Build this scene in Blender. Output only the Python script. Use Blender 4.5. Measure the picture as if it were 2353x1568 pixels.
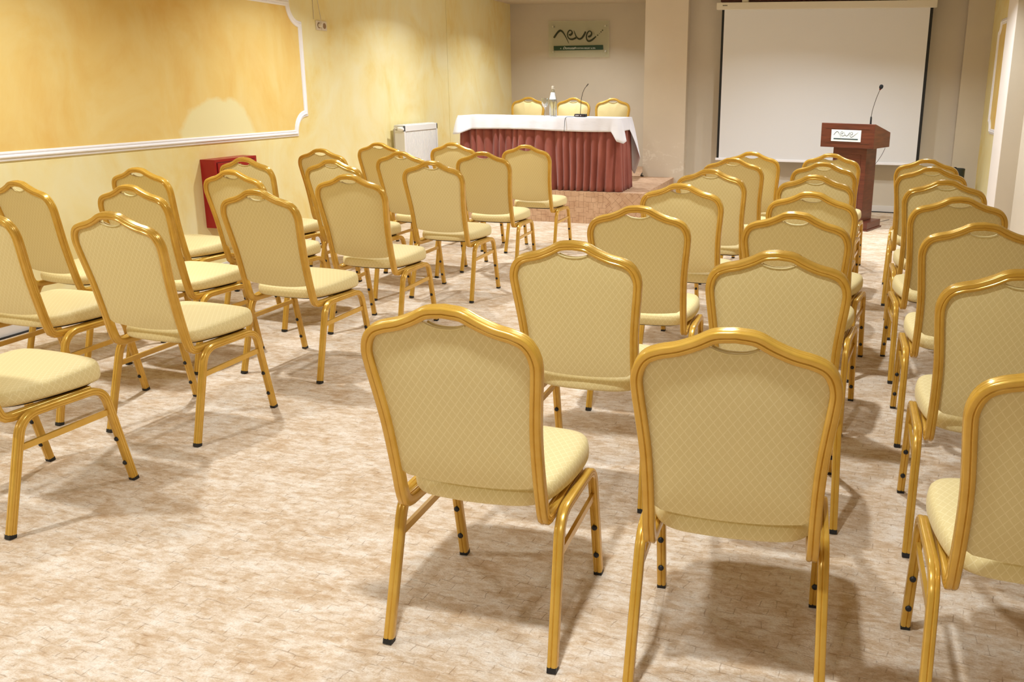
import bpy, bmesh, math, random
from mathutils import Vector, Matrix

scene = bpy.context.scene
for o in list(bpy.data.objects):
    bpy.data.objects.remove(o, do_unlink=True)
col = scene.collection
random.seed(7)
PI = math.pi

# ------------------------------------------------------------------ camera
F_PX, PITCH, ROLL, CAM_H, PSI, CX, CY = 2009.74, 0.252538, 0.009945, 1.39474, 0.245653, 1398.873, 718.82
cam_data = bpy.data.cameras.new('camera')
cam = bpy.data.objects.new('camera', cam_data)
col.objects.link(cam)
fw = Vector((0, math.cos(PITCH), -math.sin(PITCH)))
rt = Vector((1, 0, 0))
up = rt.cross(fw)
r2 = math.cos(ROLL) * rt + math.sin(ROLL) * up
u2 = -math.sin(ROLL) * rt + math.cos(ROLL) * up
Zr = Matrix.Rotation(PSI, 3, 'Z')
r2, u2, fw = Zr @ r2, Zr @ u2, Zr @ fw
m = Matrix((( r2.x, u2.x, -fw.x, 0), (r2.y, u2.y, -fw.y, 0), (r2.z, u2.z, -fw.z, CAM_H), (0, 0, 0, 1)))
cam.matrix_world = m
cam_data.sensor_fit = 'HORIZONTAL'
cam_data.sensor_width = 36.0
cam_data.lens = F_PX / 2353.0 * 36.0
cam_data.shift_x = -(CX - 1176.5) / 2353.0
cam_data.shift_y = (CY - 784.0) / 2353.0
cam_data.clip_start = 0.05
scene.camera = cam

# ------------------------------------------------------------------ world, exposure
world = bpy.data.worlds.new('world')
scene.world = world
world.use_nodes = True
world.node_tree.nodes['Background'].inputs[0].default_value = (0.5, 0.45, 0.4, 1)
world.node_tree.nodes['Background'].inputs[1].default_value = 0.02
scene.view_settings.view_transform = 'Standard'
scene.view_settings.look = 'None'
scene.view_settings.gamma = 1.0
scene.view_settings.use_curve_mapping = False
scene.view_settings.exposure = 0.0

# downlights, (x, y) on the ceiling: the room's own plus unseen fill ones added
CEIL = 2.48
LAMP_POWER = 28.0
LAMP_COLOR = (0.88, 0.95, 1.0)
LAMP_SPREAD = math.radians(140)
LAMPS = [(x, y) for y in (-1.2, 1.2, 3.75, 6.3) for x in (-3.3, -0.55)] + [(-0.55, 8.8), (0.75, 8.5), (-3.2, 10.5), (-3.3, 8.4)]  # rightmost lamp is added to brighten the screen, farthest to brighten the alcove

# ------------------------------------------------------------------ materials
def srgb(r, g, b):
    def c(v):
        v /= 255.0
        return v / 12.92 if v <= 0.04045 else ((v + 0.055) / 1.055) ** 2.4
    return (c(r), c(g), c(b), 1.0)

def mat(name, color, rough=0.6, metal=0.0, spec=0.5, **kw):
    mt = bpy.data.materials.new(name)
    mt.use_nodes = True
    b = mt.node_tree.nodes['Principled BSDF']
    b.inputs['Base Color'].default_value = color
    b.inputs['Roughness'].default_value = rough
    b.inputs['Metallic'].default_value = metal
    b.inputs['Specular IOR Level'].default_value = spec
    for k, v in kw.items():
        b.inputs[k.replace('_', ' ')].default_value = v
    return mt

class NT:
    """small helper around a material's node tree"""
    def __init__(self, mt):
        self.t = mt.node_tree
        self.b = self.t.nodes['Principled BSDF']
    def n(self, kind, **kw):
        nd = self.t.nodes.new(kind)
        for k, v in kw.items():
            setattr(nd, k, v)
        return nd
    def l(self, a, b):
        self.t.links.new(a, b)
    def math(self, op, a, b=None, c=None):
        nd = self.n('ShaderNodeMath', operation=op)
        for i, v in enumerate((a, b, c)):
            if v is None:
                continue
            if isinstance(v, (int, float)):
                nd.inputs[i].default_value = v
            else:
                self.l(v, nd.inputs[i])
        return nd.outputs[0]
    def noise(self, vec, scale, detail=4, rough=0.55, dist=0.0):
        nd = self.n('ShaderNodeTexNoise')
        if vec is not None:
            self.l(vec, nd.inputs['Vector'])
        nd.inputs['Scale'].default_value = scale
        nd.inputs['Detail'].default_value = detail
        nd.inputs['Roughness'].default_value = rough
        nd.inputs['Distortion'].default_value = dist
        return nd.outputs['Fac']
    def ramp(self, fac, stops):
        nd = self.n('ShaderNodeValToRGB')
        while len(nd.color_ramp.elements) < len(stops):
            nd.color_ramp.elements.new(0.5)
        for e, (p, c) in zip(nd.color_ramp.elements, stops):
            e.position = p
            e.color = c
        self.l(fac, nd.inputs[0])
        return nd.outputs[0]
    def mix(self, fac, a, b):
        nd = self.n('ShaderNodeMix', data_type='RGBA')
        if isinstance(fac, (int, float)):
            nd.inputs[0].default_value = fac
        else:
            self.l(fac, nd.inputs[0])
        for i, v in ((6, a), (7, b)):
            if isinstance(v, tuple):
                nd.inputs[i].default_value = v
            else:
                self.l(v, nd.inputs[i])
        return nd.outputs[2]
    def coord(self, which='Object', scale=None, loc=None, rot=None):
        tc = self.n('ShaderNodeTexCoord')
        out = tc.outputs[which]
        if scale or loc or rot:
            mp = self.n('ShaderNodeMapping')
            self.l(out, mp.inputs[0])
            if loc: mp.inputs[1].default_value = loc
            if rot: mp.inputs[2].default_value = rot
            if scale: mp.inputs[3].default_value = scale
            out = mp.outputs[0]
        return out
    def bump(self, h, strength=0.3, dist=0.002):
        nd = self.n('ShaderNodeBump')
        nd.inputs['Strength'].default_value = strength
        nd.inputs['Distance'].default_value = dist
        self.l(h, nd.inputs['Height'])
        self.l(nd.outputs[0], self.b.inputs['Normal'])

def V4(r, g, b):
    return (r, g, b, 1.0)

# gold lacquered chair frames
M_GOLD = mat('gold_lacquer', srgb(204, 148, 44), 0.26, 0.34, 0.5)
nt = NT(M_GOLD)
nf = nt.noise(nt.coord('Object', scale=(3, 3, 3)), 6, 3)
nt.l(nt.ramp(nf, [(0.3, srgb(206, 160, 58)), (0.7, srgb(216, 173, 76))]), nt.b.inputs['Base Color'])
nt.b.inputs['Coat Weight'].default_value = 0.3
nt.b.inputs['Coat Roughness'].default_value = 0.15

# woven diamond upholstery (uv in metres)
def fabric(name, base, line, wrinkle=0.4):
    mt = mat(name, base, 0.62, 0.0, 0.35)
    n = NT(mt)
    uv = n.n('ShaderNodeUVMap').outputs[0]
    sp = n.n('ShaderNodeSeparateXYZ')
    n.l(uv, sp.inputs[0])
    x = n.math('MULTIPLY', sp.outputs[0], 1 / 0.0205)
    y = n.math('MULTIPLY', sp.outputs[1], 1 / 0.0285)
    p = n.math('ADD', x, y)
    q = n.math('SUBTRACT', x, y)
    def line_of(v, other):
        f = n.math('PINGPONG', v, 0.5)                 # 0 on the line, .5 between lines
        # every line breaks where it dives under the crossing one
        cell = n.math('PINGPONG', n.math('ADD', other, 0.25), 0.5)
        w = n.math('MULTIPLY_ADD', cell, 0.07, 0.040)
        return n.math('SMOOTH_MIN', n.math('LESS_THAN', f, w), 1.0, 0.0)
    ln = n.math('MAXIMUM', line_of(p, q), line_of(q, p))
    fine = n.noise(n.coord('Object', scale=(1, 1, 1)), 420, 2)
    c1 = n.mix(ln, base, line)
    c2 = n.mix(n.math('MULTIPLY', fine, 0.16), c1, V4(base[0] * .72, base[1] * .72, base[2] * .66))
    n.l(c2, n.b.inputs['Base Color'])
    big = n.noise(n.coord('Object'), 9, 3)
    hgt = n.math('ADD', n.math('MULTIPLY', ln, 0.35), n.math('ADD', n.math('MULTIPLY', fine, 0.25), n.math('MULTIPLY', big, wrinkle)))
    n.bump(hgt, 0.35, 0.003)
    n.b.inputs['Sheen Weight'].default_value = 0.12
    return mt
M_FAB = fabric('cream_diamond_fabric', srgb(229, 209, 150), srgb(239, 222, 170))
M_PIPE = mat('cream_piping', srgb(226, 210, 152), 0.6)
M_RUB = mat('black_rubber', srgb(22, 22, 24), 0.55)
M_BOARD = mat('dark_seat_board', srgb(40, 34, 30), 0.8)

# sponged yellow walls
def sponge(name, c1, c2, c3, scale=2.1):
    mt = mat(name, c1, 0.75, 0.0, 0.25)
    n = NT(mt)
    a = n.noise(n.coord('Object', scale=(1, 1, 0.8)), scale, 5, 0.6, 0.7)
    b = n.noise(n.coord('Object', scale=(1, 1, 0.55), loc=(3, 5, 1)), scale * 2.4, 6, 0.62, 0.5)
    base = n.ramp(a, [(0.36, c1), (0.50, c2), (0.66, c3)])
    blend = n.mix(n.math('MULTIPLY', n.ramp(b, [(0.42, V4(0, 0, 0)), (0.62, V4(1, 1, 1))]), 0.42), base, c1)
    n.l(blend, n.b.inputs['Base Color'])
    n.bump(n.noise(n.coord('Object'), 60, 3), 0.08, 0.002)
    return mt, n, blend
M_YEL, _, _ = sponge('yellow_sponged_paint', srgb(244, 233, 186), srgb(242, 226, 166), srgb(238, 214, 140))
M_ORA, n_, bl_ = sponge('orange_sponged_paint', srgb(243, 217, 146), srgb(241, 208, 128), srgb(237, 196, 112), 1.8)
# the pale repainted patch low in the panel: a blotch of its own colour on the wall (object space: y, z)
sp = n_.n('ShaderNodeSeparateXYZ')
n_.l(n_.coord('Object'), sp.inputs[0])
wob = n_.math('MULTIPLY_ADD', n_.noise(n_.coord('Object', loc=(9, 2, 4)), 5.0, 4), 0.40, -0.20)
dy = n_.math('DIVIDE', n_.math('SUBTRACT', sp.outputs[1], 5.73), 0.44)
dz = n_.math('DIVIDE', n_.math('SUBTRACT', sp.outputs[2], 1.0), 0.30)
rr = n_.math('SQRT', n_.math('ADD', n_.math('MULTIPLY', dy, dy), n_.math('MULTIPLY', dz, dz)))
msk = n_.ramp(n_.math('ADD', rr, wob), [(0.90, V4(1, 1, 1)), (1.0, V4(0, 0, 0))])
n_.l(n_.mix(msk, bl_, srgb(244, 231, 176)), n_.b.inputs['Base Color'])

def plaster(name, color, var=0.06, stain=False):
    mt = mat(name, color, 0.8, 0.0, 0.2)
    n = NT(mt)
    d = V4(*[max(0, c * (1 - 2 * var)) for c in color[:3]])
    a = n.noise(n.coord('Object'), 1.6, 4)
    c = n.mix(n.ramp(a, [(0.35, V4(0, 0, 0)), (0.7, V4(1, 1, 1))]), color, d)
    n.l(c, n.b.inputs['Base Color'])
    n.bump(n.noise(n.coord('Object'), 90, 3), 0.10, 0.002)
    return mt, n, c
M_BEIGE, _, _ = plaster('beige_plaster', srgb(214, 203, 186), 0.03)
M_PILLAR, n_, c_ = plaster('pillar_plaster', srgb(224, 210, 190), 0.03)
# peeling damp paint near the pillar's foot
sp = n_.n('ShaderNodeSeparateXYZ')
n_.l(n_.coord('Object'), sp.inputs[0])
hgt = n_.ramp(sp.outputs[2], [(0.0, V4(1, 1, 1)), (0.62, V4(1, 1, 1)), (0.80, V4(0, 0, 0))])
pn = n_.noise(n_.coord('Object', scale=(1, 1, 1.8)), 7, 6, 0.7, 1.2)
pk = n_.math('MULTIPLY', n_.ramp(pn, [(0.56, V4(0, 0, 0)), (0.60, V4(1, 1, 1))]), n_.math('MULTIPLY', hgt, 0.75))
n_.l(n_.mix(pk, c_, srgb(238, 228, 212)), n_.b.inputs['Base Color'])
M_WHITEWALL, _, _ = plaster('white_pilaster_paint', srgb(240, 231, 224), 0.02)
M_CEIL, _, _ = plaster('ceiling_paint', srgb(214, 202, 182), 0.02)
M_TRIM = mat('white_moulding', srgb(250, 247, 251), 0.45)
M_BASEB = mat('grey_white_baseboard', srgb(226, 220, 214), 0.5)

# mottled carpet
M_CARPET = mat('mottled_beige_carpet', srgb(232, 214, 190), 0.95, 0.0, 0.1)
n = NT(M_CARPET)
warp = n.coord('Object', scale=(1.0, 1.7, 1.0), rot=(0, 0, 0.18))
a = n.noise(warp, 5.0, 8, 0.72, 0.3)
b = n.noise(n.coord('Object', scale=(1.0, 2.2, 1.0), rot=(0, 0, 0.10)), 20, 6, 0.75, 0.4)
ab = n.math('ADD', n.math('MULTIPLY', a, 0.5), n.math('MULTIPLY', b, 0.5))
carpet_c = n.ramp(ab, [(0.38, srgb(198, 166, 132)), (0.455, srgb(213, 187, 157)), (0.53, srgb(231, 213, 192)), (0.60, srgb(241, 229, 214))])
# woven lines of the loop pattern
br = n.n('ShaderNodeTexBrick')
wv = n.n('ShaderNodeTexNoise')
n.l(n.coord('Object'), wv.inputs['Vector'])
wv.inputs['Scale'].default_value = 7.0
wv.inputs['Detail'].default_value = 3.0
vm = n.n('ShaderNodeVectorMath', operation='MULTIPLY_ADD')
n.l(wv.outputs['Color'], vm.inputs[0])
vm.inputs[1].default_value = (0.055, 0.055, 0.0)
n.l(n.coord('Object', rot=(0, 0, 0.12)), vm.inputs[2])
n.l(vm.outputs[0], br.inputs['Vector'])
br.inputs['Scale'].default_value = 15
br.inputs['Mortar Size'].default_value = 0.030
br.inputs['Mortar Smooth'].default_value = 0.6
br.inputs['Brick Width'].default_value = 0.8
br.inputs['Row Height'].default_value = 0.55
brk = n.math('MULTIPLY', br.outputs['Fac'], n.ramp(n.noise(n.coord('Object'), 26, 4), [(0.47, V4(0, 0, 0)), (0.64, V4(1, 1, 1))]))
fine = n.noise(n.coord('Object', scale=(1, 1.6, 1)), 170, 4, 0.7)
c1 = n.mix(n.math('MULTIPLY', brk, 0.50), carpet_c, srgb(150, 116, 84))
c2 = n.mix(n.math('MULTIPLY', n.ramp(fine, [(0.38, V4(1, 1, 1)), (0.52, V4(0, 0, 0))]), 0.30), c1, srgb(178, 140, 102))
n.l(c2, n.b.inputs['Base Color'])
n.bump(n.math('ADD', n.math('MULTIPLY', fine, 0.8), n.math('SUBTRACT', n.noise(n.coord('Object', scale=(1, 2, 1)), 45, 4), n.math('MULTIPLY', brk, 0.8))), 0.55, 0.008)

# stage carpet: basket-weave lines
M_STAGE = mat('basket_weave_stage_carpet', srgb(206, 168, 138), 0.95, 0.0, 0.1)
n = NT(M_STAGE)
tc = n.coord('UV')
vo = n.n('ShaderNodeTexBrick')
n.l(tc, vo.inputs['Vector'])
vo.offset = 0.37
vo.squash = 0.6
vo.squash_frequency = 3
vo.offset_frequency = 2
vo.inputs['Scale'].default_value = 1.0
vo.inputs['Brick Width'].default_value = 0.085
vo.inputs['Row Height'].default_value = 0.056
vo.inputs['Mortar Size'].default_value = 0.0022
vo.inputs['Mortar Smooth'].default_value = 0.3
v2 = n.n('ShaderNodeTexBrick')
mp = n.n('ShaderNodeMapping')
mp.inputs[2].default_value = (0, 0, PI / 2)
n.l(tc, mp.inputs[0])
n.l(mp.outputs[0], v2.inputs['Vector'])
v2.offset = 0.45
v2.squash = 0.7
v2.squash_frequency = 2
v2.inputs['Scale'].default_value = 1.0
v2.inputs['Brick Width'].default_value = 0.075
v2.inputs['Row Height'].default_value = 0.052
v2.inputs['Mortar Size'].default_value = 0.0022
v2.inputs['Mortar Smooth'].default_value = 0.3
ck = n.n('ShaderNodeTexChecker')
n.l(tc, ck.inputs[0])
ck.inputs['Scale'].default_value = 9.3
lines = n.math('ADD', n.math('MULTIPLY', vo.outputs['Fac'], ck.outputs['Fac']), n.math('MULTIPLY', v2.outputs['Fac'], n.math('SUBTRACT', 1.0, ck.outputs['Fac'])))
lines = n.math('MULTIPLY', lines, n.ramp(n.noise(tc, 14, 3), [(0.36, V4(0.15, 0.15, 0.15)), (0.5, V4(1, 1, 1))]))
tone = n.ramp(n.noise(tc, 9, 5), [(0.35, srgb(198, 160, 130)), (0.65, srgb(216, 182, 152))])
n.l(n.mix(n.math('MULTIPLY', lines, 0.66), tone, srgb(140, 104, 78)), n.b.inputs['Base Color'])
n.bump(n.math('SUBTRACT', n.math('MULTIPLY', n.noise(tc, 300, 3), 0.5), lines), 0.5, 0.006)

M_SKIRT = mat('maroon_skirt_cloth', srgb(146, 86, 78), 0.8, 0.0, 0.15, Sheen_Weight=0.25)
n = NT(M_SKIRT)
n.l(n.ramp(n.noise(n.coord('Object', scale=(1, 1, 0.3)), 7, 4), [(0.35, srgb(138, 74, 63)), (0.65, srgb(158, 90, 77))]), n.b.inputs['Base Color'])
M_CLOTH = mat('white_tablecloth', srgb(238, 237, 246), 0.7, 0.0, 0.2)
n = NT(M_CLOTH)
n.bump(n.noise(n.coord('Object', scale=(1, 1, 2)), 4, 4, 0.5, 1.5), 0.3, 0.01)
M_ENAMEL = mat('white_enamel', srgb(240, 238, 236), 0.3)
M_CHROME = mat('brushed_chrome', srgb(190, 186, 178), 0.3, 0.9)
M_PIPEGREY = mat('painted_grey_pipe', srgb(176, 164, 140), 0.4, 0.3)
M_RED = mat('red_enamel', srgb(160, 24, 26), 0.35)
M_REDDARK = mat('dark_red_gap', srgb(86, 10, 10), 0.6)
M_SCREEN = mat('white_screen_cloth', srgb(232, 231, 232), 0.85, 0.0, 0.1)
M_BLACK = mat('matt_black', srgb(16, 15, 15), 0.6)
M_CASE = mat('cream_metal_case', srgb(226, 218, 200), 0.45)
M_DARKWOOD = mat('dark_red_wood', srgb(92, 44, 30), 0.5)
def wood(name, c1, c2):
    mt = mat(name, c1, 0.38, 0.0, 0.5)
    n = NT(mt)
    g = n.noise(n.coord('Object', scale=(1.2, 1.2, 14)), 4, 5, 0.6, 0.6)
    n.l(n.ramp(g, [(0.35, c1), (0.65, c2)]), n.b.inputs['Base Color'])
    n.b.inputs['Coat Weight'].default_value = 0.2
    return mt
M_MAHOG = wood('mahogany_veneer', srgb(88, 40, 26), srgb(110, 54, 36))
M_PLATE = mat('white_plate', srgb(236, 242, 242), 0.35)
M_GREYINK = mat('dark_grey_ink', srgb(86, 92, 96), 0.5)
M_GREEN = mat('dark_green_ink', srgb(14, 56, 34), 0.4)
M_TEAL = mat('dark_teal_ink', srgb(46, 70, 74), 0.5)
M_INKWHITE = mat('white_ink', srgb(232, 236, 228), 0.5)
M_PAPER = mat('white_label_paper', srgb(236, 242, 248), 0.6)
M_STEEL = mat('dark_gunmetal', srgb(84, 78, 72), 0.35, 0.7)
M_FOAM = mat('black_foam', srgb(18, 18, 20), 0.9)
M_RED_LIGHT = mat('red_ring', srgb(120, 30, 26), 0.5)
M_BIN = mat('black_green_plastic', srgb(34, 42, 38), 0.35)
def thin_glass(name, tint, refl=0.9, base=0.04):
    mt = bpy.data.materials.new(name)
    mt.use_nodes = True
    t = mt.node_tree
    t.nodes.remove(t.nodes['Principled BSDF'])
    tr = t.nodes.new('ShaderNodeBsdfTransparent'); tr.inputs[0].default_value = tint
    gl = t.nodes.new('ShaderNodeBsdfGlossy'); gl.inputs['Roughness'].default_value = 0.05
    lw_ = t.nodes.new('ShaderNodeLayerWeight'); lw_.inputs[0].default_value = 0.35
    mr = t.nodes.new('ShaderNodeMapRange'); mr.inputs[3].default_value = base; mr.inputs[4].default_value = refl
    mx = t.nodes.new('ShaderNodeMixShader')
    t.links.new(lw_.outputs['Facing'], mr.inputs[0]); t.links.new(mr.outputs[0], mx.inputs[0])
    t.links.new(tr.outputs[0], mx.inputs[1]); t.links.new(gl.outputs[0], mx.inputs[2])
    t.links.new(mx.outputs[0], t.nodes['Material Output'].inputs[0])
    return mt
M_GLASS = thin_glass('clear_glass', (0.95, 0.965, 0.96, 1), 0.75, 0.10)
M_WATER = mat('water', (1, 1, 1, 1), 0.0, Transmission_Weight=1.0, IOR=1.33)
M_ACRYL = mat('green_tinted_acrylic', srgb(206, 210, 178), 0.12, Alpha=0.24)
M_LENS = mat('lamp_lens', (1, 1, 1, 1), 0.5, Emission_Color=(1.0, 0.93, 0.83, 1.0), Emission_Strength=14.0)
M_ALU = mat('white_lamp_ring', srgb(230, 228, 224), 0.35, 0.2)

# ------------------------------------------------------------------ mesh helpers
def build(name, verts, faces, material, parent=None, smooth=None, uvs=None, link=True):
    me = bpy.data.meshes.new(name)
    me.from_pydata([tuple(v) for v in verts], [], faces)
    me.validate()
    bm = bmesh.new(); bm.from_mesh(me)
    bmesh.ops.recalc_face_normals(bm, faces=bm.faces)
    bm.to_mesh(me); bm.free()
    return finish(name, me, material, parent, smooth)

def finish(name, me, material, parent=None, smooth=None):
    if material:
        me.materials.append(material)
    if smooth is not None:
        me.shade_smooth()
        if smooth < 179:
            me.set_sharp_from_angle(angle=math.radians(smooth))
    ob = bpy.data.objects.new(name, me)
    col.objects.link(ob)
    if parent:
        ob.parent = parent
    return ob

class MB:
    """collects shapes, builds one mesh object"""
    def __init__(self):
        self.v, self.f = [], []
    def add(self, v, f):
        o = len(self.v)
        self.v += [tuple(p) for p in v]
        self.f += [tuple(i + o for i in q) for q in f]
        return self
    def box(self, x0, x1, y0, y1, z0, z1, bev=0.0, M=None):
        bm = bmesh.new()
        vs = [bm.verts.new((x, y, z)) for x in (x0, x1) for y in (y0, y1) for z in (z0, z1)]
        for q in ((0, 1, 3, 2), (4, 6, 7, 5), (0, 4, 5, 1), (2, 3, 7, 6), (0, 2, 6, 4), (1, 5, 7, 3)):
            bm.faces.new([vs[i] for i in q])
        bmesh.ops.recalc_face_normals(bm, faces=bm.faces)
        if bev > 0:
            bmesh.ops.bevel(bm, geom=bm.edges[:], offset=bev, segments=2, affect='EDGES', profile=0.6)
        bm.verts.index_update()
        v = [p.co.copy() for p in bm.verts]
        if M is not None:
            v = [M @ p for p in v]
        f = [[p.index for p in q.verts] for q in bm.faces]
        bm.free()
        return self.add(v, f)
    def prism(self, outline, axis, a, b):
        """outline: 2d points; axis 0/1/2 the extrusion axis"""
        n = len(outline)
        def P(p, t):
            return {0: (t, p[0], p[1]), 1: (p[0], t, p[1]), 2: (p[0], p[1], t)}[axis]
        v = [P(p, a) for p in outline] + [P(p, b) for p in outline]
        f = [tuple(range(n))[::-1], tuple(range(n, 2 * n))]
        f += [(i, (i + 1) % n, n + (i + 1) % n, n + i) for i in range(n)]
        return self.add(v, f)
    def lathe(self, prof, cx=0, cy=0, cz=0, segs=24, M=None):
        v, f = [], []
        rings = []
        for r, z in prof:
            if r < 1e-6:
                rings.append([len(v)]); v.append((cx, cy, cz + z))
            else:
                ids = []
                for k in range(segs):
                    t = 2 * PI * k / segs
                    ids.append(len(v)); v.append((cx + r * math.cos(t), cy + r * math.sin(t), cz + z))
                rings.append(ids)
        for a, b in zip(rings, rings[1:]):
            if len(a) == 1 and len(b) == 1:
                continue
            for k in range(segs):
                k2 = (k + 1) % segs
                if len(a) == 1: f.append((a[0], b[k2], b[k]))
                elif len(b) == 1: f.append((a[k], a[k2], b[0]))
                else: f.append((a[k], a[k2], b[k2], b[k]))
        if M is not None:
            v = [M @ Vector(p) for p in v]
        return self.add(v, f)
    def sweep(self, path, prof, u0, closed=False, caps=True):
        path = [Vector(p) for p in path]
        n, k = len(path), len(prof)
        def tan(i):
            if closed:
                return (path[(i + 1) % n] - path[i - 1]).normalized()
            a, b = path[max(i - 1, 0)], path[min(i + 1, n - 1)]
            return (b - a).normalized()
        T = tan(0)
        u = Vector(u0); u = (u - T * u.dot(T)).normalized()
        v, f = [], []
        for i in range(n):
            t = tan(i)
            if i:
                ax = T.cross(t)
                if ax.length > 1e-9:
                    u = Matrix.Rotation(T.angle(t), 3, ax.normalized()) @ u
                u = (u - t * u.dot(t)).normalized()
                T = t
            w = t.cross(u)
            v += [path[i] + u * a + w * b for a, b in prof]
        for i in range(n if closed else n - 1):
            j = (i + 1) % n
            f += [(i * k + a, i * k + (a + 1) % k, j * k + (a + 1) % k, j * k + a) for a in range(k)]
        if caps and not closed:
            f.append(tuple(range(k))[::-1])
            f.append(tuple(range((n - 1) * k, n * k)))
        return self.add(v, f)
    def tube(self, path, r, segs=8, u0=(1, 0.13, 0.07), closed=False):
        return self.sweep(path, [(r * math.cos(2 * PI * k / segs), r * math.sin(2 * PI * k / segs)) for k in range(segs)], u0, closed)
    def obj(self, name, material, parent=None, smooth=None):
        return build(name, self.v, self.f, material, parent, smooth)

def catmull(pts, per=6, closed=False):
    pts = [Vector(p) for p in pts]
    n = len(pts); out = []
    for i in range(n if closed else n - 1):
        p0 = pts[(i - 1) % n] if closed or i > 0 else pts[0] * 2 - pts[1]
        p1, p2 = pts[i], pts[(i + 1) % n]
        p3 = pts[(i + 2) % n] if closed or i + 2 < n else pts[-1] * 2 - pts[-2]
        for k in range(per):
            t = k / per
            out.append(0.5 * ((2 * p1) + (p2 - p0) * t + (2 * p0 - 5 * p1 + 4 * p2 - p3) * t * t + (3 * p1 - p0 - 3 * p2 + p3) * t ** 3))
    if not closed:
        out.append(pts[-1])
    return out

def box_uv(ob):
    """uv in metres, chosen by each face's dominant normal"""
    me = ob.data
    uvl = me.uv_layers.new(name='UVMap')
    for p in me.polygons:
        nx, ny, nz = abs(p.normal.x), abs(p.normal.y), abs(p.normal.z)
        for li in p.loop_indices:
            c = me.vertices[me.loops[li].vertex_index].co
            if nz >= nx and nz >= ny: uv = (c.x, c.y)
            elif nx >= ny: uv = (c.y, c.z)
            else: uv = (c.x, c.z)
            uvl.data[li].uv = uv

def empty(name, loc, rz=0.0):
    o = bpy.data.objects.new(name, None)
    o.empty_display_size = 0.1
    col.objects.link(o)
    o.location = loc
    o.rotation_euler = (0, 0, rz)
    return o

def tag(o, label=None, cat=None, group=None, kind=None):
    if label: o['label'] = label
    if cat: o['category'] = cat
    if group: o['group'] = group
    if kind: o['kind'] = kind
    return o

def text_mesh(body, size, extrude=0.0005, shear=0.0, space=1.0):
    cu = bpy.data.curves.new('lettering', 'FONT')
    cu.body = body; cu.size = size; cu.extrude = extrude; cu.shear = shear
    cu.space_character = space
    cu.align_x = 'LEFT'
    cu.resolution_u = 3
    ob = bpy.data.objects.new('lettering_tmp', cu)
    col.objects.link(ob)
    bpy.context.view_layer.update()
    dg = bpy.context.evaluated_depsgraph_get()
    me = bpy.data.meshes.new_from_object(ob.evaluated_get(dg))
    bpy.data.objects.remove(ob, do_unlink=True)
    return me

# ------------------------------------------------------------------ the room
XL, YB, YA, XR = -4.436, 10.75, 11.95, 1.66
def wall(name, x0, x1, y0, y1, z0, z1, material, label):
    o = MB().box(x0, x1, y0, y1, z0, z1).obj(name, material)
    return tag(o, label, kind='structure')

fl = MB().box(XL - 0.2, 2.6, -4.2, 12.2, -0.12, 0.0).obj('floor', M_CARPET)
tag(fl, 'mottled cream and tan carpet covering the whole floor', kind='structure')
tag(MB().box(XL - 0.2, 2.6, -4.2, 12.2, CEIL, CEIL + 0.12).obj('ceiling', M_CEIL), 'pale cream painted ceiling', kind='structure')
# the left wall in two lengths that meet in a thin vertical joint
JY = 9.834
wl = MB().box(XL - 0.15, XL, -4.1, JY - 0.004, 0, CEIL).box(XL - 0.15, XL, JY + 0.004, YA + 0.15, 0, CEIL).box(XL - 0.15, XL - 0.012, JY - 0.004, JY + 0.004, 0, CEIL).obj('wall_left', M_YEL)
tag(wl, 'yellow sponge-painted wall along the left side', kind='structure')
wall('wall_alcove', XL, -1.74, YA, YA + 0.15, 0, CEIL, M_BEIGE, 'beige back wall of the stage alcove behind the table')
wall('wall_pillar', -2.25, -1.74, 10.6, YA, 0, CEIL, M_PILLAR, 'pale beige pillar with peeling paint between stage and screen')
wall('wall_back', -1.74, 2.4, YB, YB + 0.15, 0, CEIL, M_BEIGE, 'beige back wall behind the projection screen')
wall('wall_corner', 1.315, 2.4, 10.65, YB, 0, CEIL, M_BEIGE, 'narrow beige wall return right of the screen')
wr = wall('wall_right', 1.585, 2.4, 9.3, 10.65, 0, CEIL, M_YEL, 'yellow painted strip of right-hand wall with a moulded panel')
wp = MB().box(1.5, 2.4, 8.84, 9.3, 0, CEIL).obj('wall_pilaster', M_WHITEWALL)
tag(wp, 'white painted pilaster edge on the right-hand wall', kind='structure')
MB().box(1.502, 2.4, 8.832, 8.84, 0, CEIL).obj('pilaster_face', M_BEIGE, wp)
wall('wall_near', XR, 2.4, -4.1, 8.832, 0, CEIL, M_BEIGE, 'beige right-hand wall beside the right column of chairs')
wall('wall_rear', XL, XR, -4.2, -4.05, 0, CEIL, M_BEIGE, 'beige wall behind the camera')

# baseboards
def baseboard(name, x0, x1, y0, y1, label, z0=0.0):
    tag(MB().box(x0, x1, y0, y1, z0, z0 + 0.075, 0.004).obj(name, M_BASEB), label, kind='structure')
baseboard('baseboard_left', XL, XL + 0.014, -4.0, 8.80, 'pale grey baseboard along the yellow wall')
baseboard('baseboard_back', -1.70, 1.30, YB - 0.016, YB, 'pale baseboard under the projection screen')
baseboard('baseboard_right', XR - 0.014, XR, -4.0, 8.80, 'pale baseboard along the right-hand wall')

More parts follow.
